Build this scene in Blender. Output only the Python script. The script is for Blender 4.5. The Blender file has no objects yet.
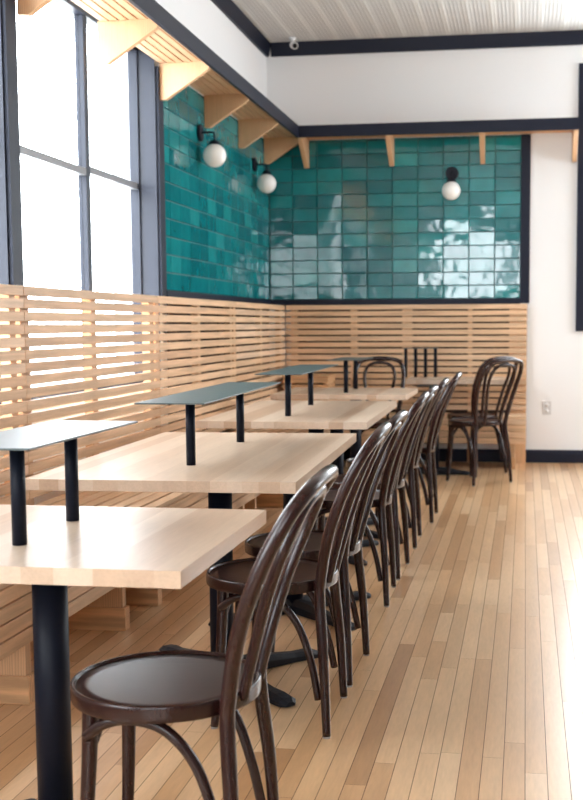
import bpy, bmesh, math, random
from mathutils import Vector, Matrix
random.seed(7)
S = bpy.context.scene
COL = S.collection

# ---------------------------------------------------------------- camera
YAW, PIT, ROL = 0.1481123, 0.0889771, -0.0041786
F_PX, PX, PY, EYE = 1151.33, 353.62, 426.98, 1.24
cy_, sy_, cp_, sp_ = math.cos(YAW), math.sin(YAW), math.cos(PIT), math.sin(PIT)
fw = Vector((-sy_*cp_, cy_*cp_, -sp_)); rt = Vector((cy_, sy_, 0)); up = rt.cross(fw)
r2 = math.cos(ROL)*rt + math.sin(ROL)*up
u2 = -math.sin(ROL)*rt + math.cos(ROL)*up
cam = bpy.data.cameras.new('camera')
cam.sensor_fit = 'AUTO'; cam.sensor_width = 36; cam.lens = F_PX*36/800
cam.shift_x = -(PX-291.5)/800; cam.shift_y = (PY-400)/800
cam.clip_start = 0.05; cam.clip_end = 200
camo = bpy.data.objects.new('camera', cam); COL.objects.link(camo)
camo.matrix_world = Matrix(((r2.x, u2.x, -fw.x, 0), (r2.y, u2.y, -fw.y, 0), (r2.z, u2.z, -fw.z, EYE), (0, 0, 0, 1)))
cam.dof.use_dof = True; cam.dof.focus_distance = 3.6; cam.dof.aperture_fstop = 5.0
S.camera = camo

# ---------------------------------------------------------------- sky, light, exposure
W = bpy.data.worlds.new('sky'); S.world = W; W.use_nodes = True
bg = W.node_tree.nodes['Background']
bg.inputs[0].default_value = (0.90, 0.95, 1.0, 1); bg.inputs[1].default_value = 19.0
def portal(name, loc, rot, sx, sy):
    l = bpy.data.lights.new(name, 'AREA'); l.shape = 'RECTANGLE'; l.size = sx; l.size_y = sy
    l.cycles.is_portal = True
    o = bpy.data.objects.new(name, l); COL.objects.link(o); o.location = loc; o.rotation_euler = rot
R90 = math.pi/2
S.view_settings.view_transform = 'Standard'
S.view_settings.look = 'None'
S.view_settings.gamma = 1.0
S.view_settings.use_curve_mapping = False
S.view_settings.exposure = -0.15
S.cycles.max_bounces = 10; S.cycles.diffuse_bounces = 6; S.cycles.glossy_bounces = 5
S.cycles.transparent_max_bounces = 10
S.cycles.sample_clamp_indirect = 12
S.cycles.use_denoising = True

# room
XL, YB, ZC = -2.33, 10.38, 3.75      # left wall plane, back wall plane, ceiling
XR, YF = 4.6, -5.2                   # right wall, front wall (behind the viewer)
# portals look into the room (light goes along local -Z)
portal('daylight_opening_left', (-2.62, 6.14, 1.9), (0, -R90, 0), 2.1, 2.0)
portal('daylight_opening_left_near', (-2.62, 3.95, 1.9), (0, -R90, 0), 2.1, 2.1)
portal('daylight_opening_left_first', (-2.62, 0.02, 1.9), (0, -R90, 0), 2.1, 2.7)
portal('daylight_opening_front', (-0.15, YF-0.2, 2.2), (R90, 0, 0), 3.4, 2.4)
portal('added_opening_right', (XR+0.2, 8.75, 2.25), (0, R90, 0), 2.0, 2.4)  # portal for the opening added in the unseen right wall
portal('daylight_opening_back', (1.31, YB+0.25, 2.3), (-R90, 0, 0), 1.7, 2.2)

# ---------------------------------------------------------------- materials
def nmat(name):
    m = bpy.data.materials.new(name); m.use_nodes = True
    nt = m.node_tree
    return m, nt, nt.nodes['Principled BSDF']
def N(nt, t, **kw):
    n = nt.nodes.new(t)
    for k, v in kw.items():
        if hasattr(n, k): setattr(n, k, v)
        else: n.inputs[k].default_value = v
    return n
def L(nt, a, b): nt.links.new(a, b)
def plain(name, col, rough=0.5, metal=0.0, bump=0.0, bscale=60, spec=0.5, coat=0.0, var=0.0):
    m, nt, b = nmat(name)
    b.inputs['Base Color'].default_value = (*col, 1); b.inputs['Roughness'].default_value = rough
    b.inputs['Metallic'].default_value = metal; b.inputs['Specular IOR Level'].default_value = spec
    b.inputs['Coat Weight'].default_value = coat
    tc = N(nt, 'ShaderNodeTexCoord')
    no = N(nt, 'ShaderNodeTexNoise', Scale=bscale, Detail=4.0); L(nt, tc.outputs['Object'], no.inputs['Vector'])
    if var:
        mx = N(nt, 'ShaderNodeMix', data_type='RGBA')
        mx.inputs[6].default_value = (*[c*(1-var) for c in col], 1); mx.inputs[7].default_value = (*[min(1, c*(1+var)) for c in col], 1)
        L(nt, no.outputs['Fac'], mx.inputs[0]); L(nt, mx.outputs[2], b.inputs['Base Color'])
    if bump:
        bp = N(nt, 'ShaderNodeBump', Strength=bump, Distance=0.01)
        L(nt, no.outputs['Fac'], bp.inputs['Height']); L(nt, bp.outputs['Normal'], b.inputs['Normal'])
    return m
def ramp(nt, stops):
    r = N(nt, 'ShaderNodeValToRGB'); e = r.color_ramp.elements
    while len(e) < len(stops): e.new(0.5)
    for i, (p, c) in enumerate(stops): e[i].position = p; e[i].color = (*c, 1)
    return r
def wood(name, tones, axis='y', stretch=14, scale=5.0, grain=0.35, rough=0.45, coat=0.0, rings=0.0, island=True, spec=0.4):
    """planked timber: each board (mesh island) gets its own tone; grain runs along axis"""
    m, nt, b = nmat(name)
    tc = N(nt, 'ShaderNodeTexCoord'); geo = N(nt, 'ShaderNodeNewGeometry'); oi = N(nt, 'ShaderNodeObjectInfo')
    mp = N(nt, 'ShaderNodeMapping')
    sc = [stretch]*3; sc['xyz'.index(axis)] = 1.0
    mp.inputs['Scale'].default_value = sc
    add = N(nt, 'ShaderNodeMath', operation='ADD'); L(nt, geo.outputs['Random Per Island'], add.inputs[0]); L(nt, oi.outputs['Random'], add.inputs[1])
    fr = N(nt, 'ShaderNodeMath', operation='FRACT'); L(nt, add.outputs[0], fr.inputs[0])
    cmb = N(nt, 'ShaderNodeCombineXYZ')
    mu = N(nt, 'ShaderNodeMath', operation='MULTIPLY'); mu.inputs[1].default_value = 37.0; L(nt, fr.outputs[0], mu.inputs[0])
    for i in range(3): L(nt, mu.outputs[0], cmb.inputs[i])
    va = N(nt, 'ShaderNodeVectorMath', operation='ADD'); L(nt, tc.outputs['Object'], va.inputs[0]); L(nt, cmb.outputs[0], va.inputs[1])
    L(nt, va.outputs[0], mp.inputs['Vector'])
    n1 = N(nt, 'ShaderNodeTexNoise', Scale=scale, Detail=5.0, Roughness=0.6, Distortion=0.4); L(nt, mp.outputs[0], n1.inputs['Vector'])
    n2 = N(nt, 'ShaderNodeTexNoise', Scale=scale*6, Detail=2.0); L(nt, mp.outputs[0], n2.inputs['Vector'])
    rp = ramp(nt, tones); rp.color_ramp.interpolation = 'LINEAR'
    L(nt, fr.outputs[0], rp.inputs[0])
    mm = N(nt, 'ShaderNodeMath', operation='MULTIPLY_ADD'); mm.inputs[1].default_value = 0.6; L(nt, n1.outputs['Fac'], mm.inputs[0])
    h2 = N(nt, 'ShaderNodeMath', operation='MULTIPLY'); h2.inputs[1].default_value = 0.4; L(nt, n2.outputs['Fac'], h2.inputs[0]); L(nt, h2.outputs[0], mm.inputs[2])
    height = mm.outputs[0]
    if rings:
        wv = N(nt, 'ShaderNodeTexWave', wave_type='BANDS', bands_direction={'y': 'X', 'x': 'Y', 'z': 'X'}[axis], Scale=scale*0.7, Distortion=7.0, Detail=2.0)
        wv.inputs['Detail Scale'].default_value = 0.6
        L(nt, mp.outputs[0], wv.inputs['Vector'])
        m3 = N(nt, 'ShaderNodeMix', data_type='FLOAT'); m3.inputs[0].default_value = rings
        L(nt, height, m3.inputs[2]); L(nt, wv.outputs['Fac'], m3.inputs[3]); height = m3.outputs[0]
    hsv = N(nt, 'ShaderNodeHueSaturation')
    mr = N(nt, 'ShaderNodeMapRange'); mr.inputs[1].default_value = 0.25; mr.inputs[2].default_value = 0.75
    mr.inputs[3].default_value = 1-grain; mr.inputs[4].default_value = 1+grain*0.45
    L(nt, height, mr.inputs[0]); L(nt, mr.outputs[0], hsv.inputs['Value']); L(nt, rp.outputs[0], hsv.inputs['Color'])
    L(nt, hsv.outputs[0], b.inputs['Base Color'])
    b.inputs['Roughness'].default_value = rough; b.inputs['Coat Weight'].default_value = coat; b.inputs['Specular IOR Level'].default_value = spec
    b.inputs['Coat Roughness'].default_value = 0.24
    bp = N(nt, 'ShaderNodeBump', Strength=0.08, Distance=0.004); L(nt, height, bp.inputs['Height']); L(nt, bp.outputs['Normal'], b.inputs['Normal'])
    return m

M = {}
M['white'] = plain('white_paint', (0.83, 0.84, 0.85), 0.6, bump=0.05, bscale=200)
M['slate'] = plain('slate_paint', (0.045, 0.07, 0.085), 0.6)  # unseen front wall, toned dark to cut fill light and pale tile reflections
M['taupe'] = plain('taupe_paint', (0.30, 0.28, 0.26), 0.6)  # unseen right wall, toned down to cut fill light
M['black'] = plain('black_trim_paint', (0.007, 0.010, 0.024), 0.5, bump=0.03, spec=0.25)
M['frame'] = plain('window_frame_paint', (0.018, 0.022, 0.038), 0.42, spec=0.35)
M['rail'] = plain('window_rail_paint', (0.22, 0.23, 0.25), 0.4)
M['slat'] = wood('ash_slats', [(0, (0.63, 0.385, 0.22)), (0.35, (0.74, 0.495, 0.305)), (0.7, (0.68, 0.44, 0.26)), (1, (0.78, 0.55, 0.37))], 'y', 16, 3.0, 0.28, 0.5, rings=0.3)
M['slatz'] = wood('ash_upright', [(0, (0.66, 0.40, 0.215)), (1, (0.74, 0.475, 0.275))], 'z', 16, 3.0, 0.22, 0.5, rings=0.3)
M['slatx'] = wood('ash_cross', [(0, (0.68, 0.385, 0.19)), (1, (0.75, 0.455, 0.24))], 'x', 10, 4.0, 0.30, 0.5, rings=0.5)
M['maple'] = wood('maple_butcher_block', [(0, (0.48, 0.315, 0.205)), (0.3, (0.61, 0.455, 0.335)), (0.65, (0.66, 0.515, 0.395)), (1, (0.52, 0.36, 0.25))], 'y', 12, 2.2, 0.18, 0.30, spec=0.45)
M['floor'] = wood('maple_floor_strips', [(0, (0.46, 0.25, 0.115)), (0.10, (0.61, 0.355, 0.175)), (0.5, (0.72, 0.46, 0.25)), (0.9, (0.77, 0.525, 0.31)), (1, (0.52, 0.30, 0.145))], 'y', 8, 2.5, 0.20, 0.30, coat=0.5, spec=0.5)
M['gap'] = plain('floor_gap', (0.07, 0.04, 0.025), 0.8)
M['chair'] = wood('dark_stained_beech', [(0, (0.022, 0.0072, 0.0062)), (1, (0.027, 0.0085, 0.0072))], 'z', 6, 6.0, 0.30, 0.25, coat=0.15, spec=0.35)
M['seat'] = wood('dark_stained_seat', [(0, (0.024, 0.010, 0.009)), (1, (0.028, 0.012, 0.0105))], 'x', 8, 6.0, 0.25, 0.36, coat=0.1, spec=0.45)
M['steel'] = plain('black_steel', (0.006, 0.008, 0.016), 0.45, 0.0, bump=0.02, bscale=150, spec=0.15)
M['plate'] = plain('blackened_steel_plate', (0.035, 0.058, 0.060), 0.36, 0.0, bump=0.0, spec=0.7, var=0.18, bscale=14)
M['iron'] = plain('cast_iron', (0.008, 0.009, 0.014), 0.55, 0.0, bump=0.15, bscale=120, spec=0.3)
M['glide'] = plain('grey_glide', (0.35, 0.34, 0.33), 0.5)
M['globe'] = plain('opal_glass', (0.86, 0.85, 0.83), 0.18, spec=0.5)
M['grout'] = plain('tile_grout', (0.07, 0.16, 0.165), 0.8)
M['plastic'] = plain('white_plastic', (0.78, 0.78, 0.78), 0.4)
M['outlet'] = plain('outlet_plastic', (0.62, 0.62, 0.62), 0.4)
M['gap_shade'] = plain('slat_gap_shade', (0.035, 0.025, 0.02), 0.9)  # near-black tone standing in for shade behind the backrest slats
M['dark'] = plain('dark_lens', (0.01, 0.01, 0.012), 0.1)
M['pavement'] = plain('pavement', (0.60, 0.59, 0.57), 0.9, bump=0.1, var=0.1, bscale=3)
M['facade'] = plain('pale_render', (0.62, 0.60, 0.57), 0.9, bump=0.1)
def tile_mat():
    m, nt, b = nmat('teal_glazed_tile')
    geo = N(nt, 'ShaderNodeNewGeometry'); tc = N(nt, 'ShaderNodeTexCoord')
    rp = ramp(nt, [(0, (0.004, 0.125, 0.145)), (0.4, (0.006, 0.165, 0.183)), (0.75, (0.010, 0.205, 0.22)), (1, (0.022, 0.26, 0.27))])
    L(nt, geo.outputs['Random Per Island'], rp.inputs[0])
    no = N(nt, 'ShaderNodeTexNoise', Scale=9.0, Detail=3.0); L(nt, tc.outputs['Object'], no.inputs['Vector'])
    hs = N(nt, 'ShaderNodeHueSaturation'); mr = N(nt, 'ShaderNodeMapRange'); mr.inputs[3].default_value = 0.75; mr.inputs[4].default_value = 1.3
    L(nt, no.outputs['Fac'], mr.inputs[0]); L(nt, mr.outputs[0], hs.inputs['Value']); L(nt, rp.outputs[0], hs.inputs['Color'])
    L(nt, hs.outputs[0], b.inputs['Base Color'])
    b.inputs['Roughness'].default_value = 0.07; b.inputs['Specular IOR Level'].default_value = 0.65
    b.inputs['Coat Weight'].default_value = 0.0; b.inputs['Coat Roughness'].default_value = 0.03
    n2 = N(nt, 'ShaderNodeTexNoise', Scale=9.0, Detail=1.0); L(nt, tc.outputs['Object'], n2.inputs['Vector'])
    bp = N(nt, 'ShaderNodeBump', Strength=0.32, Distance=0.006); L(nt, n2.outputs['Fac'], bp.inputs['Height'])
    L(nt, bp.outputs['Normal'], b.inputs['Normal']); L(nt, bp.outputs['Normal'], b.inputs['Coat Normal'])
    return m
M['tile'] = tile_mat()
def glass_mat():
    m = bpy.data.materials.new('window_glass'); m.use_nodes = True; nt = m.node_tree
    nt.nodes.clear()
    o = N(nt, 'ShaderNodeOutputMaterial'); mx = N(nt, 'ShaderNodeMixShader'); mx.inputs[0].default_value = 0.06
    t = N(nt, 'ShaderNodeBsdfTransparent'); t.inputs[0].default_value = (0.97, 0.98, 0.98, 1)
    g = N(nt, 'ShaderNodeBsdfGlossy'); g.inputs['Roughness'].default_value = 0.02
    L(nt, t.outputs[0], mx.inputs[1]); L(nt, g.outputs[0], mx.inputs[2]); L(nt, mx.outputs[0], o.inputs[0])
    return m
M['glass'] = glass_mat()
def tin_mat():
    m, nt, b = nmat('pressed_tin')
    b.inputs['Roughness'].default_value = 0.5
    tc = N(nt, 'ShaderNodeTexCoord')
    def wave(d, s):
        w = N(nt, 'ShaderNodeTexWave', wave_type='BANDS', bands_direction=d, wave_profile='SIN', Scale=s); L(nt, tc.outputs['Object'], w.inputs['Vector']); return w.outputs['Fac']
    a = N(nt, 'ShaderNodeMath', operation='MULTIPLY'); L(nt, wave('X', 10.0), a.inputs[0]); L(nt, wave('Y', 10.0), a.inputs[1])
    p = N(nt, 'ShaderNodeMath', operation='POWER'); p.inputs[1].default_value = 5.0; L(nt, wave('X', 1.6), p.inputs[0])
    s = N(nt, 'ShaderNodeMath', operation='MULTIPLY_ADD'); s.inputs[1].default_value = 1.2; L(nt, p.outputs[0], s.inputs[0]); L(nt, a.outputs[0], s.inputs[2])
    bp = N(nt, 'ShaderNodeBump', Strength=0.45, Distance=0.010); L(nt, s.outputs[0], bp.inputs['Height']); L(nt, bp.outputs['Normal'], b.inputs['Normal'])
    rp = ramp(nt, [(0, (0.58, 0.58, 0.57)), (1, (0.70, 0.70, 0.68))]); L(nt, s.outputs[0], rp.inputs[0]); L(nt, rp.outputs[0], b.inputs['Base Color'])
    return m
M['tin'] = tin_mat()

# ---------------------------------------------------------------- mesh helpers
def box(bm, x0, x1, y0, y1, z0, z1):
    v = [bm.verts.new((x, y, z)) for z in (z0, z1) for y in (y0, y1) for x in (x0, x1)]
    for f in ((0, 2, 3, 1), (4, 5, 7, 6), (0, 1, 5, 4), (2, 6, 7, 3), (0, 4, 6, 2), (1, 3, 7, 5)):
        bm.faces.new([v[i] for i in f])
    return v
def spline(pts, n=8):
    P = [Vector(p) for p in pts]; out = []
    for i in range(len(P)-1):
        a, b, c, d = P[max(i-1, 0)], P[i], P[i+1], P[min(i+2, len(P)-1)]
        for k in range(n):
            t = k/n
            out.append(0.5*((2*b)+(c-a)*t+(2*a-5*b+4*c-d)*t*t+(3*b-a-3*c+d)*t**3))
    out.append(P[-1]); return out
def tube(bm, pts, r, seg=12, caps=True, closed=False):
    """round bar along a polyline; r is a number or a list of radii"""
    pts = [Vector(p) for p in pts]; n = len(pts)
    rr = r if isinstance(r, (list, tuple)) else [r]*n
    T = []
    for i in range(n):
        if closed: t = pts[(i+1) % n]-pts[i-1]
        else: t = pts[min(i+1, n-1)]-pts[max(i-1, 0)]
        T.append(t.normalized())
    ref = Vector((0, 0, 1)) if abs(T[0].z) < 0.9 else Vector((1, 0, 0))
    nrm = (ref-T[0]*ref.dot(T[0])).normalized(); rings = []
    for i in range(n):
        nrm = (nrm-T[i]*nrm.dot(T[i])).normalized(); bn = T[i].cross(nrm)
        rings.append([bm.verts.new(pts[i]+rr[i]*(math.cos(2*math.pi*k/seg)*nrm+math.sin(2*math.pi*k/seg)*bn)) for k in range(seg)])
    m = n if closed else n-1
    for i in range(m):
        A, B = rings[i], rings[(i+1) % n]
        for k in range(seg):
            f = bm.faces.new((A[k], A[(k+1) % seg], B[(k+1) % seg], B[k])); f.smooth = True
    if caps and not closed:
        bm.faces.new(list(reversed(rings[0]))); bm.faces.new(rings[-1])
def lathe(bm, prof, c=(0, 0, 0), seg=40, closed=False):
    """revolve (r, z) profile about a vertical axis"""
    rings = []
    for r, z in prof:
        if r < 1e-6: rings.append([bm.verts.new((c[0], c[1], c[2]+z))])
        else: rings.append([bm.verts.new((c[0]+r*math.cos(2*math.pi*k/seg), c[1]+r*math.sin(2*math.pi*k/seg), c[2]+z)) for k in range(seg)])
    pairs = list(zip(rings, rings[1:]))
    if closed: pairs.append((rings[-1], rings[0]))
    for A, B in pairs:
        for k in range(seg):
            k2 = (k+1) % seg
            if len(A) == 1 and len(B) == 1: continue
            if len(A) == 1: f = bm.faces.new((A[0], B[k], B[k2])) if True else None
            elif len(B) == 1: f = bm.faces.new((A[k], B[0], A[k2]))
            else: f = bm.faces.new((A[k], A[k2], B[k2], B[k]))
            f.smooth = True
def cyl(bm, a, b, r, seg=24): tube(bm, [a, b], r, seg)
def prism(bm, poly, axis, a, b):
    """extrude a 2-D polygon along an axis from a to b"""
    def P(u, v, w):
        return {'x': (w, u, v), 'y': (u, w, v), 'z': (u, v, w)}[axis]
    A = [bm.verts.new(P(u, v, a)) for u, v in poly]; B = [bm.verts.new(P(u, v, b)) for u, v in poly]
    n = len(poly)
    bm.faces.new(A); bm.faces.new(list(reversed(B)))
    for i in range(n): bm.faces.new((A[i], B[i], B[(i+1) % n], A[(i+1) % n]))
def obj(name, bm, mat, parent=None, bevel=0.0, fix=True):
    if fix: bmesh.ops.recalc_face_normals(bm, faces=bm.faces)
    me = bpy.data.meshes.new(name); bm.to_mesh(me); bm.free()
    me.materials.append(M[mat]); o = bpy.data.objects.new(name, me); COL.objects.link(o)
    if parent: o.parent = parent
    if bevel:
        md = o.modifiers.new('bevel', 'BEVEL'); md.width = bevel; md.segments = 2; md.limit_method = 'ANGLE'; md.angle_limit = 0.7
    return o
def B(): return bmesh.new()
def bx(name, mat, parent, *a, bevel=0.0):
    bm = B(); box(bm, *a); return obj(name, bm, mat, parent, bevel)
def tag(o, label, cat, group=None):
    o['label'] = label; o['category'] = cat
    if group: o['group'] = group
    return o
def thing(name, label, cat, loc=(0, 0, 0), rz=0.0, group=None):
    o = bpy.data.objects.new(name, None); COL.objects.link(o); o.empty_display_size = 0.1
    o.location = loc; o.rotation_euler = (0, 0, rz)
    return tag(o, label, cat, group)
def struct(name, bm, mat, parent=None, bevel=0.0):
    o = obj(name, bm, mat, parent, bevel)
    if not parent: o['kind'] = 'structure'
    return o
def dup(root, loc, rz, label, group=None):
    r = root.copy(); COL.objects.link(r); r.location = loc; r.rotation_euler = (0, 0, rz); r['label'] = label
    if group: r['group'] = group
    for ch in list(root.children):
        c = ch.copy(); COL.objects.link(c); c.parent = r
        for g in list(ch.children):
            d = g.copy(); COL.objects.link(d); d.parent = c
    return r

# ---------------------------------------------------------------- setting
# floor: maple strips running away from the viewer, each strip board an island
bm = B()
pitch = 0.0605
x = XL-0.02
while x < XR:
    y = YF-random.random()*0.8
    while y < YB:
        ln = random.uniform(0.45, 1.8); y1 = min(y+ln, YB+0.01)
        a, b2 = x+0.0009, x+pitch-0.0009
        vs = [bm.verts.new(p) for p in ((a, max(y, YF), 0), (b2, max(y, YF), 0), (b2, y1-0.0010, 0), (a, y1-0.0010, 0))]
        if y1 > YF: bm.faces.new(vs)
        y = y1
        if y1 >= YB: break
    x += pitch
bmesh.ops.delete(bm, geom=[v for v in bm.verts if not v.link_faces], context='VERTS')
fl = struct('floor', bm, 'floor')
bx('floor_subfloor', 'gap', fl, XL-0.3, XR+0.3, YF-0.3, YB+0.3, -0.06, -0.0012)
bm = B(); box(bm, XL-0.3, XR+0.3, YF-0.3, YB+0.3, ZC, ZC+0.1); struct('ceiling', bm, 'tin')

# left wall with window openings (y0, y1); sill and head heights
SILL, HEAD = 0.84, 3.02
WT = 0.30
def wall_x(name, xa, xb, openings, y0, y1, sill, head, mat='white'):
    bm = B(); y = y0
    for a, b2 in openings:
        box(bm, xa, xb, y, a, 0, ZC)
        box(bm, xa, xb, a, b2, 0, sill); box(bm, xa, xb, a, b2, head, ZC)
        y = b2
    box(bm, xa, xb, y, y1, 0, ZC)
    return struct(name, bm, mat)
wall_x('wall_left', XL-WT, XL, [(-1.35, 1.4), (2.85, 5.0), (5.11, 7.18)], YF-0.3, YB+0.3, SILL, HEAD)
wall_x('wall_right', XR, XR+0.3, [(7.6, 9.9)], YF-0.3, YB+0.3, 1.3, 3.2, 'taupe')  # unseen opening added to light the right floor and back wall
# back wall with the tall window at the right
BW0, BW1, BZ0, BZ1 = 0.52, 2.1, 1.255, 3.39
bm = B(); box(bm, XL, BW0, YB, YB+0.3, 0, ZC); box(bm, BW0, BW1, YB, YB+0.3, 0, BZ0); box(bm, BW0, BW1, YB, YB+0.3, BZ1, ZC); box(bm, BW1, XR, YB, YB+0.3, 0, ZC)
struct('wall_back', bm, 'white')
# front wall (behind the viewer) with shop windows
FO = [(-3.2+1.1, -0.28), (-0.05, 1.45)]
bm = B(); x = XL
for a, b2 in FO:
    box(bm, x, a, YF-0.3, YF, 0, ZC); box(bm, a, b2, YF-0.3, YF, 0, 1.6); box(bm, a, b2, YF-0.3, YF, 3.35, ZC); x = b2
box(bm, x, XR, YF-0.3, YF, 0, ZC); struct('wall_front', bm, 'slate')
bm = B()
for a, b2 in FO:
    for (u0, u1, w0, w1) in ((a, a+0.05, 1.6, 3.35), (b2-0.05, b2, 1.6, 3.35), (a, b2, 1.6, 1.66), (a, b2, 3.29, 3.35), (a, b2, 2.50, 2.58), ((a+b2)/2-0.025, (a+b2)/2+0.025, 1.6, 3.35)):
        box(bm, u0, u1, YF-0.2, YF-0.12, w0, w1)
struct('window_5', bm, 'black')
# outside
bm = B(); box(bm, -40, XL-WT-0.02, -25, 45, -0.35, -0.15); struct('pavement', bm, 'pavement')

# windows of the left wall -------------------------------------------------
def left_window(name, y0, y1, mull, rail_z, glassx=-2.47):
    bm = B(); g = glassx
    for (a, b2, z0, z1) in ((y0, y0+0.03, SILL, HEAD), (y1-0.03, y1, SILL, HEAD), (y0, y1, SILL, SILL+0.06), (y0, y1, HEAD-0.06, HEAD)):
        box(bm, g-0.03, g+0.03, a, b2, z0, z1)
    w = struct(name, bm, 'frame')
    for m_ in mull: bx('mullion', 'frame', w, g-0.03, g+0.02, m_-0.03, m_+0.03, SILL+0.06, HEAD-0.06)
    edges = [y0+0.03]+[e for m_ in mull for e in (m_-0.03, m_+0.03)]+[y1-0.03]
    for i in range(0, len(edges), 2):
        bx('meeting_rail', 'rail', w, g-0.03, g+0.02, edges[i], edges[i+1], rail_z-0.02+0.02*(i//2), rail_z+0.02+0.02*(i//2))
        bx('glass', 'glass', w, g-0.012, g-0.006, edges[i], edges[i+1], SILL+0.06, HEAD-0.06)
    # jamb lining across the depth of the wall
    bm = B(); box(bm, g+0.03, XL+0.001, y1-0.012, y1, SILL, HEAD); box(bm, g+0.03, XL+0.001, y0, y0+0.012, SILL, HEAD)
    obj('jamb', bm, 'frame', w)
    bx('sill', 'white', w, g+0.03, XL+0.001, y0, y1, SILL, SILL+0.02)
    return w
left_window('window_1', 5.11, 7.18, [6.31], 2.10)
left_window('window_2', 2.85, 5.0, [3.92], 2.10)
left_window('window_3', -1.35, 1.4, [0.0], 2.10)
# black casings on the wall face between and beside the windows
bm = B(); box(bm, XL+0.0005, XL+0.02, 5.0, 5.11, SILL, 2.87); struct('trim_1', bm, 'black')
bm = B(); box(bm, XL+0.0005, XL+0.02, 7.18, 7.275, 1.42, 2.87); struct('trim_2', bm, 'black')
# back-wall window at the right edge of the picture
bm = B()
cs = 0.085
for (a, b2, z0, z1) in ((BW0-cs, BW0, BZ0-cs, BZ1+cs), (BW1, BW1+cs, BZ0-cs, BZ1+cs), (BW0, BW1, BZ0-cs, BZ0), (BW0, BW1, BZ1, BZ1+cs)):
    box(bm, a, b2, YB-0.03, YB+0.12, z0, z1)
w4 = struct('window_4', bm, 'black')
bx('glass', 'glass', w4, BW0, BW1, YB+0.09, YB+0.096, BZ0, BZ1)
# crown trim under the ceiling
bm = B(); prism(bm, [(XL, 3.635), (XL+0.022, 3.635), (XL+0.028, 3.665), (XL+0.045, 3.735), (XL+0.05, ZC), (XL, ZC)], 'y', YF, YB); struct('trim_3', bm, 'black')
bm = B(); prism(bm, [(YB, 3.635), (YB-0.022, 3.635), (YB-0.028, 3.665), (YB-0.045, 3.735), (YB-0.05, ZC), (YB, ZC)], 'x', XL+0.05, XR); struct('trim_4', bm, 'black')
# baseboard of the back wall
bm = B(); prism(bm, [(YB, 0), (YB-0.02, 0), (YB-0.02, 0.085), (YB-0.015, 0.095), (YB-0.012, 0.115), (YB, 0.115)], 'x', XL+0.02, XR); struct('baseboard_back', bm, 'black')
bm = B(); box(bm, XL, XL+0.02, YF, YB-0.02, 0, 0.115); struct('baseboard_left', bm, 'black')

# glazed tile fields ---------------------------------------------------------
TZ0, TZ1 = 1.465, 2.888
def tiles(name, along, c0, c1, face, nrm, first):
    """stack-bonded tiles; along 'x' on the back wall, 'y' on the left wall"""
    bm = B(); p, q = 0.2275, 0.1172; g = 0.0022; rnd = random.Random(3)
    c = first
    while c < c1-0.01:
        a, b2 = max(c, c0)+g, min(c+p, c1)-g
        if b2-a > 0.02:
            z = TZ0
            while z < TZ1-0.005:
                za, zb = z+g, min(z+q, TZ1)-g
                tx, tz = rnd.uniform(-1, 1)*0.0010, rnd.uniform(-1, 1)*0.0007
                d = 0.008; ch = 0.0035
                pts = []
                for (u, w_, out) in ((a, za, 0), (b2, za, 0), (b2, zb, 0), (a, zb, 0), (a+ch, za+ch, 1), (b2-ch, za+ch, 1), (b2-ch, zb-ch, 1), (a+ch, zb-ch, 1)):
                    uu = (u-(a+b2)/2)/(b2-a)*2; ww = (w_-(za+zb)/2)/(zb-za)*2
                    h = out*(d+tx*uu+tz*ww)
                    pts.append(bm.verts.new((u, face-h, w_) if along == 'x' else (face+h, u, w_)))
                for i in range(4):
                    bm.faces.new((pts[i], pts[(i+1) % 4], pts[4+(i+1) % 4], pts[4+i]))
                bm.faces.new(pts[4:])
                z += q
        c += p
    w = struct(name, bm, 'tile')
    return w
tb = tiles('wall_back_tile', 'x', XL+0.02, -0.05, YB-0.006, -1, -0.05-0.2275*12)
bx('grout', 'grout', tb, XL+0.001, -0.05, YB-0.006, YB-0.001, TZ0, TZ1)
tl = tiles('wall_left_tile', 'y', 7.275, YB-0.02, XL+0.006, 1, YB-0.02-0.2275*14)
bx('grout', 'grout', tl, XL+0.001, XL+0.006, 7.275, YB-0.006, TZ0, TZ1)
bm = B(); box(bm, -0.05, 0.03, YB-0.025, YB-0.0005, 1.42, TZ1); box(bm, XL+0.02, -0.05, YB-0.025, YB-0.0005, 1.405, TZ0); struct('trim_5', bm, 'black')
bm = B(); box(bm, XL+0.0005, XL+0.025, 7.275, YB-0.025, 1.405, TZ0); struct('trim_6', bm, 'black')

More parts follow.
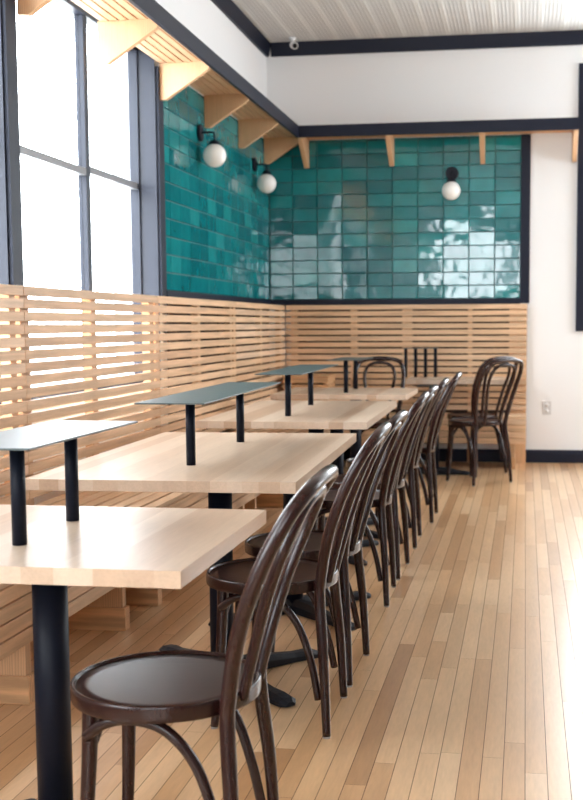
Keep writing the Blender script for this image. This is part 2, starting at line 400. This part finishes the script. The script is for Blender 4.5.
# ---------------------------------------------------------------- slatted ledge on brackets, two runs meeting in the corner
FX, FY = -1.985, 10.02               # faces of the fascia boards
def fascia_shelf():
    t = thing('bracket_shelf', 'long slatted ash ledge with black front board on triangular brackets above windows', 'shelf', (XL, 5, 2.88))
    off = Vector((XL, 5, 2.88))
    def sub(bm): bmesh.ops.translate(bm, vec=-off, verts=bm.verts); return bm
    bm = B(); box(bm, FX-0.0, FX+0.022, -1.0, FY-0.022, 2.858, 2.958); obj('front_board', sub(bm), 'black', t)
    bm = B()
    n = 6; w0 = XL+0.012; ww = (FX-w0)/n
    for i in range(n): box(bm, w0+i*ww+0.006, w0+(i+1)*ww-0.006, -1.0, YB-0.06, 2.893, 2.913)
    obj('slat_panel', sub(bm), 'slat', t)
    for y in (0.08, 1.1, 2.12, 3.14, 4.16, 5.18, 6.2, 7.23, 8.27, 9.27, 10.2):
        bm = B(); prism(bm, [(XL+0.002 if y < 7.2 else XL+0.016, 2.665), (XL+0.055, 2.665), (FX-0.012, 2.842), (FX-0.001, 2.858), (FX-0.001, 2.893), (XL+0.002 if y < 7.2 else XL+0.016, 2.893)], 'y', y-0.02, y+0.02)
        obj('bracket', sub(bm), 'slatz', t, bevel=0.002)
    t2 = thing('bracket_shelf', 'ash ledge with black front board on brackets above teal back wall', 'shelf', (-0.8, YB, 2.88))
    off = Vector((-0.8, YB, 2.88))
    bm = B(); box(bm, FX+0.022, 0.43, FY-0.022, FY, 2.858, 2.958); bmesh.ops.translate(bm, vec=-off, verts=bm.verts); obj('front_board', bm, 'black', t2)
    bm = B(); w0 = FY; ww = (YB-0.012-w0)/n
    for i in range(n): box(bm, FX+0.022, 0.43, w0+i*ww+0.006, w0+(i+1)*ww-0.006, 2.893, 2.913)
    bmesh.ops.translate(bm, vec=-off, verts=bm.verts); obj('slat_panel', bm, 'slatx', t2)
    for x in (-1.96, -1.19, -0.386, 0.405):
        yb = YB-0.016 if x < 0 else YB-0.002
        bm = B(); prism(bm, [(yb, 2.64), (yb-0.045, 2.64), (FY+0.012, 2.842), (FY+0.001, 2.858), (FY+0.001, 2.893), (yb, 2.893)], 'x', x-0.02, x+0.02)
        bmesh.ops.translate(bm, vec=-off, verts=bm.verts); obj('bracket', bm, 'slatz', t2, bevel=0.002)
fascia_shelf()

# ---------------------------------------------------------------- slatted benches
def bench(label, loc, rz, length, leg_y, studs, seat0=0.0, cap=0.155, back=None, depth=0.572):
    """local: back against -X side, runs along +Y, front towards +X; x=0 is the front face of the backrest"""
    t = thing('slatted_bench', label, 'bench', loc, rz, 'built-in slatted benches')
    pit, sw, th = 0.0557, 0.0425, 0.028
    bm = B(); z = 1.412
    while z > 0.47:
        box(bm, -th, 0, 0.001, length-0.001, z-sw, z); z -= pit
    obj('backrest', bm, 'slat', t, bevel=0.002)
    for (s, w_) in studs:
        bx('backrest_post', 'slatz', t, -th-0.045, -th, s-w_/2, s+w_/2, 0.0 if s > seat0 else 0.0, 1.39)
    bx('shade_cap', 'slat', t, -cap, -th-0.0005, 0.001, length-0.001, 1.392, 1.408)  # unseen board added to keep light out of the cavity behind the slats
    if back is not None: bx('shade_panel', 'gap_shade', t, -cap+0.005, -cap+0.017, back+0.002, length-0.02, 0.22, 1.39)  # dark sheet added in place of the shade between the slats
    # seat slats
    bm = B(); sx0, sx1 = 0.004, depth; n = round(depth/0.0715); ww = (sx1-sx0)/n
    for i in range(n): box(bm, sx0+i*ww+0.007, sx0+(i+1)*ww-0.007, seat0+0.001, length-0.001, 0.432, 0.452)
    obj('seat', bm, 'slat', t, bevel=0.002)
    bm = B()
    for k in range(4): box(bm, depth-0.02, depth, seat0+0.001, length-0.001, 0.430-(k+1)*0.0545+0.006, 0.430-k*0.0545)
    obj('front_rail', bm, 'slat', t, bevel=0.002)
    for y in leg_y:
        bm = B(); box(bm, 0.06, depth-0.032, y-0.02, y+0.02, 0.095, 0.430)
        lg = obj('leg', bm, 'slatz', t, bevel=0.002)
        bm = B(); box(bm, 0.03, depth-0.02, y-0.028, y+0.028, 0, 0.095); obj('foot', bm, 'slatx', lg, bevel=0.003)
    return t
BX = -2.15
bench('near slatted ash bench at the lower left beside the first table', (BX, 2.85, 0), 0, 1.90, (0.66, 1.58), ((0.08, 0.09), (0.95, 0.06), (1.84, 0.06)))
bench('slatted ash bench under the window behind the second table', (BX, 4.752, 0), 0, 1.85, (0.10, 1.0, 1.70), ((0.06, 0.09), (0.88, 0.07), (1.80, 0.07)))
bench('slatted ash bench below left teal tiles behind the third table', (BX, 6.604, 0), 0, 1.85, (0.15, 1.0, 1.70), ((0.055, 0.07), (0.95, 0.06), (1.80, 0.06)), back=0.62)
bench('slatted ash bench ending in the back left corner', (BX, 8.456, 0), 0, 1.78, (0.15, 1.0), ((0.055, 0.07), (0.95, 0.06), (1.72, 0.06)), back=0.0)
BYF = 10.25
bench('slatted ash bench along the back wall under the teal tiles', (BX+0.003, BYF, 0), -R90, 2.16, (0.75, 2.04), ((0.07, 0.06), (0.62, 0.06), (1.10, 0.09), (1.66, 0.04), (2.08, 0.155)), seat0=0.58, cap=0.10, back=0.04, depth=0.40)

# ---------------------------------------------------------------- tables
def tabletop_bm(wx, wy, th=0.036):
    bm = B(); rnd = random.Random(int(wx*1000+wy*77))
    x = -wx/2
    while x < wx/2-1e-4:
        w_ = rnd.uniform(0.045, 0.085); x1 = x+w_
        if wx/2-x1 < 0.03: x1 = wx/2
        box(bm, x, x1, -wy/2, wy/2, 0.75-th, 0.75); x = x1
    return bm
def table(label, x, y, rz, wx, wy, bases, group=None, arm=0.42, turn=math.pi/4):
    t = thing('cafe_table', label, 'table', (x, y, 0), rz, group)
    obj('tabletop', tabletop_bm(wx, wy), 'maple', t)
    for (cx, cyy) in bases:
        bm = B(); cyl(bm, (cx, cyy, 0.03), (cx, cyy, 0.706), 0.0415, 32); c = obj('column', bm, 'steel', t)
        bm = B(); box(bm, cx-0.13, cx+0.13, cyy-0.13, cyy+0.13, 0.705, 0.7138); obj('mounting_plate', bm, 'iron', c, bevel=0.002)
        bm = B()
        for k in range(4):
            a = turn+k*R90; d = Vector((math.cos(a), math.sin(a), 0)); s = Vector((-d.y, d.x, 0))
            rings = []
            for (u, w_, h) in ((0.0, 0.036, 0.062), (0.12, 0.034, 0.058), (arm*0.72, 0.028, 0.036), (arm*0.85, 0.036, 0.034), (arm*0.95, 0.034, 0.028), (arm, 0.016, 0.018)):
                c0 = Vector((cx, cyy, 0))+d*u
                rings.append([bm.verts.new(c0+s*p+Vector((0, 0, q))) for p, q in ((-w_, 0.004), (w_, 0.004), (w_, h*0.6), (w_*0.5, h), (-w_*0.5, h), (-w_, h*0.6))])
            for A_, B_ in zip(rings, rings[1:]):
                for i in range(6): bm.faces.new((A_[i], A_[(i+1) % 6], B_[(i+1) % 6], B_[i]))
            bm.faces.new(rings[0]); bm.faces.new(rings[-1])
            tip = Vector((cx, cyy, 0))+d*(arm*0.88); cyl(bm, tip, tip+Vector((0, 0, 0.02)), 0.018, 12)
        obj('base', bm, 'iron', t)
    return t
def riser(label, x, y, rz, wx, wy, posts, z=0.7503, h=0.232, r=0.0165):
    t = thing('table_riser', label, 'riser', (x, y, z), rz, 'steel plate risers on the tables')
    bx('plate', 'plate', t, -wx/2, wx/2, -wy/2, wy/2, h, h+0.005, bevel=0.001)
    for (px_, py_) in posts:
        bm = B(); cyl(bm, (px_, py_, 0), (px_, py_, h), r, 24); obj('post', bm, 'steel', t)
    return t
RT = math.radians(1.6)
table('nearest butcher block table with its end at the left edge of picture', -1.115, 2.575, 0.0, 0.875, 0.77, [(0.002, -0.02)], arm=0.22)
riser('pale reflecting steel riser on the nearest table', -1.13, 2.58, 0.0, 0.235, 0.68, [(0.01, -0.165), (0.005, 0.155)])
table('long butcher block table second from the viewer', -1.17, 4.29, RT, 0.885, 1.62, [(0.11, -0.43), (0.20, 0.52)])
riser('steel riser with teal sheen on the second table', -1.163, 4.285, RT, 0.235, 1.36, [(-0.005, -0.40), (-0.005, 0.40)])
table('long butcher block table third from the viewer', -1.237, 6.50, RT*0.6, 0.88, 1.62, [(0.12, -0.43), (0.12, 0.33)])
riser('steel riser on the third table with tile reflections', -1.272, 6.48, RT, 0.245, 1.40, [(0.0, -0.42), (-0.01, 0.42)])
table('butcher block table with dark chair at its far end', -1.295, 8.38, 0.0, 0.96, 0.88, [(0.06, 0.0)])
riser('thin steel riser on the table before the back bench', -1.275, 8.42, 0.0, 0.24, 0.72, [(0.0, -0.24), (0.0, 0.24)])
t5 = table('butcher block table in front of the back wall bench', -0.55, 9.875, 0.0, 0.88, 0.54, [(-0.19, -0.43)], arm=0.30, turn=0.0)
t5.scale = (1, 1, 1.035)
riser('short riser on four close posts by the back wall', -0.905, 10.04, 0.0, 0.30, 0.12, [(-0.13, 0), (-0.043, 0), (0.043, 0), (0.13, 0)], r=0.0145, h=0.25, z=0.7764)
t = thing('slatted_box', 'low slatted ash box on the bench seat in the back left corner', 'box', (-1.89, 10.03, 0.4525))
bm = B()
for k in range(6): box(bm, -0.2, 0.2, -0.19, 0.19, k*0.0557, k*0.0557+0.0425)
obj('slat_panel', bm, 'slatx', t, bevel=0.002)
for sx in (-1, 1):
    bx('corner_post', 'slatz', t, sx*0.17-0.015, sx*0.17+0.015, -0.17, 0.17, 0, 0.3)
bx('lid', 'slatx', t, -0.205, 0.205, -0.195, 0.195, 0.3215, 0.341, bevel=0.002)

# ---------------------------------------------------------------- bentwood chairs
def arc_pts(half, n=8):
    full = [(x, -y, z) for x, y, z in half]+[(x, y, z) for x, y, z in reversed(half[:-1])]
    return spline(full, n)
def make_chair(label, group):
    t = thing('bentwood_chair', label, 'chair', group=group)
    # seat: bent ring with an inset dished panel
    bm = B(); lathe(bm, [(0.176, 0.434), (0.203, 0.4335), (0.2062, 0.4345), (0.2072, 0.437), (0.2076, 0.442), (0.2078, 0.452), (0.2076, 0.462), (0.2072, 0.4665), (0.2058, 0.4688), (0.203, 0.4695), (0.2005, 0.4692), (0.199, 0.4675), (0.1982, 0.4645), (0.1965, 0.463), (0.190, 0.4615), (0.176, 0.455)], seg=56, closed=True)
    obj('seat_ring', bm, 'chair', t)
    bm = B(); lathe(bm, [(0, 0.4585), (0.06, 0.459), (0.12, 0.4602), (0.165, 0.4618), (0.1955, 0.4634), (0.196, 0.4600), (0.180, 0.4555), (0, 0.452)], seg=56)
    obj('seat_panel', bm, 'seat', t)
    # back hoop: one bar from one rear foot over the top to the other
    half = [(0.200, 0.190, 0.006), (0.190, 0.176, 0.22), (0.176, 0.150, 0.40), (0.178, 0.149, 0.47), (0.206, 0.176, 0.61), (0.252, 0.191, 0.74), (0.306, 0.184, 0.847), (0.346, 0.138, 0.906), (0.361, 0.0, 0.924)]
    p = arc_pts(half, 8); n = len(p)
    rr = []
    for q in p: rr.append(0.0125+0.0045*min(1, q.z/0.35) if q.z < 0.35 else 0.017-0.001*max(0, (q.z-0.6)/0.3))
    bm = B(); tube(bm, p, rr, 14); hp = obj('back_hoop', bm, 'chair', t)
    for s in (-1, 1):
        bm = B(); cyl(bm, (0.200, 0.190*s, 0), (0.200, 0.190*s, 0.0075), 0.011, 14); obj('glide', bm, 'glide', hp)
    half = [(0.190, 0.074, 0.452), (0.212, 0.082, 0.54), (0.252, 0.104, 0.68), (0.295, 0.120, 0.79), (0.330, 0.088, 0.868), (0.344, 0.0, 0.890)]
    bm = B(); tube(bm, arc_pts(half, 8), 0.0125, 12); obj('inner_hoop', bm, 'chair', t)
    for s in (-1, 1):
        pts = spline([(-0.130, 0.118*s, 0.445), (-0.135, 0.125*s, 0.30), (-0.144, 0.135*s, 0.14), (-0.157, 0.146*s, 0.006)], 5)
        bm = B(); tube(bm, pts, [0.0185-0.0062*(i/(len(pts)-1)) for i in range(len(pts))], 14)
        lg = obj('leg', bm, 'chair', t)
        bm = B(); cyl(bm, (-0.157, 0.146*s, 0), (-0.157, 0.146*s, 0.0075), 0.011, 14); obj('glide', bm, 'glide', lg)
        # curved brace from front leg under the seat to low on the rear leg
        pts = spline([(-0.135, 0.137*s, 0.375), (-0.085, 0.150*s, 0.412), (-0.02, 0.158*s, 0.424), (0.05, 0.162*s, 0.405), (0.110, 0.160*s, 0.335), (0.150, 0.160*s, 0.22), (0.172, 0.168*s, 0.11)], 7)
        bm = B(); tube(bm, pts, 0.0118, 12); obj('side_brace', bm, 'chair', t)
    half = [(-0.128, 0.112, 0.355), (-0.118, 0.078, 0.402), (-0.112, 0.03, 0.424), (-0.112, 0.0, 0.425)]
    bm = B(); tube(bm, arc_pts(half, 6), 0.0105, 12); obj('front_brace', bm, 'chair', t)
    return t
GR = 'bentwood chairs along the row of tables'
CH = [(-0.775, 2.39, 0.0, 'dark bentwood chair nearest the viewer with its seat fully in view'),
      (-0.785, 3.505, 0.02, 'second dark bentwood chair of the row, behind the nearest table corner'),
      (-0.785, 4.01, -0.02, 'third dark bentwood chair of the row, close behind the second'),
      (-0.80, 5.13, 0.03, 'fourth dark bentwood chair of the row, past the second table end'),
      (-0.80, 5.68, -0.02, 'fifth dark bentwood chair of the row, at the near end of third table'),
      (-0.80, 6.46, 0.02, 'sixth dark bentwood chair of the row, beside the third table'),
      (-0.77, 7.30, 0.0, 'seventh dark bentwood chair, the last of the row along the tables')]
c0 = None
for (x, y, r, lab) in CH:
    if c0 is None:
        c0 = make_chair(lab, GR); c0.location = (x, y, 0); c0.rotation_euler = (0, 0, r)
    else: dup(c0, (x, y, 0), r, lab, GR)
G2 = 'bentwood chairs near the back wall'
fc = []
fc.append(dup(c0, (-1.16, 8.90, 0), R90, 'dark bentwood chair seen over the fourth table, only its hoops showing', G2))
fc.append(dup(c0, (-0.385, 9.05, 0), -R90+math.radians(44), 'dark bentwood chair standing free on the floor at the far right', G2))
fc.append(dup(c0, (-0.43, 9.60, 0), -R90+math.radians(44), 'dark bentwood chair hidden behind the free standing far right chair', G2))

for o in fc: o.scale = (1.02, 1.02, 1.045)

# ---------------------------------------------------------------- globe sconces
def sconce(label, loc, rz):
    """local: wall at x=0, lamp reaches towards +X"""
    t = thing('globe_sconce', label, 'wall lamp', loc, rz, 'globe wall lamps')
    bm = B(); tube(bm, [(0.0, 0, 0), (0.018, 0, 0), (0.022, 0, 0)], [0.058, 0.058, 0.052], 32); obj('backplate', bm, 'steel', t)
    bm = B(); tube(bm, spline([(0.022, 0, 0), (0.06, 0, 0), (0.09, 0, 0), (0.109, 0, -0.006), (0.112, 0, -0.03), (0.112, 0, -0.062)], 4), 0.0075, 12); obj('arm', bm, 'steel', t)
    bm = B(); lathe(bm, [(0, -0.056), (0.02, -0.056), (0.036, -0.068), (0.04, -0.086), (0, -0.086)], (0.112, 0, 0), 24); obj('cap', bm, 'steel', t)
    bm = B(); prof = [(0.083*math.sin(a), -0.163+0.083*math.cos(a)) for a in [math.pi*k/24 for k in range(25)]]
    prof[0] = (0, prof[0][1]); prof[-1] = (0, prof[-1][1]); lathe(bm, prof, (0.112, 0, 0), 36); obj('globe', bm, 'globe', t)
    return t
s0 = sconce('white globe wall lamp on left tiles, the one nearer the window', (XL+0.0145, 8.11, 2.605), 0)
dup(s0, (XL+0.0145, 9.78, 2.605), 0, 'white globe wall lamp on left tiles, the one nearer the corner')
dup(s0, (-0.657, YB-0.0145, 2.565), -R90, 'white globe wall lamp on the teal back wall')

# ---------------------------------------------------------------- small things on the walls
t = thing('security_camera', 'small white security camera at the black ceiling trim', 'camera', (-2.05, 10.2, ZC))
bm = B(); lathe(bm, [(0, 0), (0.03, 0), (0.03, -0.012), (0.012, -0.02), (0.012, -0.05), (0, -0.05)], seg=20); obj('mount', bm, 'plastic', t)
bm = B(); tube(bm, [(-0.01, 0.03, -0.05), (0.0, 0.01, -0.058), (0.035, -0.075, -0.085)], [0.024, 0.03, 0.03], 20); obj('housing', bm, 'plastic', t)
bm = B(); tube(bm, [(0.034, -0.073, -0.0845), (0.037, -0.080, -0.0866)], 0.022, 20); obj('lens', bm, 'dark', t)
t = thing('wall_outlet', 'white electrical outlet plate low on the white back wall', 'outlet', (0.195, YB, 0.49))
bx('faceplate', 'outlet', t, -0.037, 0.037, -0.007, 0, -0.06, 0.06, bevel=0.002)
for s in (-1, 1):
    bm = B(); lathe(bm, [(0, -0.002), (0.017, -0.002), (0.017, 0.002), (0, 0.002)], seg=20)
    bmesh.ops.rotate(bm, cent=(0, 0, 0), matrix=Matrix.Rotation(R90, 3, 'X'), verts=bm.verts); bmesh.ops.translate(bm, vec=(0, -0.008, 0.026*s), verts=bm.verts)
    obj('socket', bm, 'plastic', t)
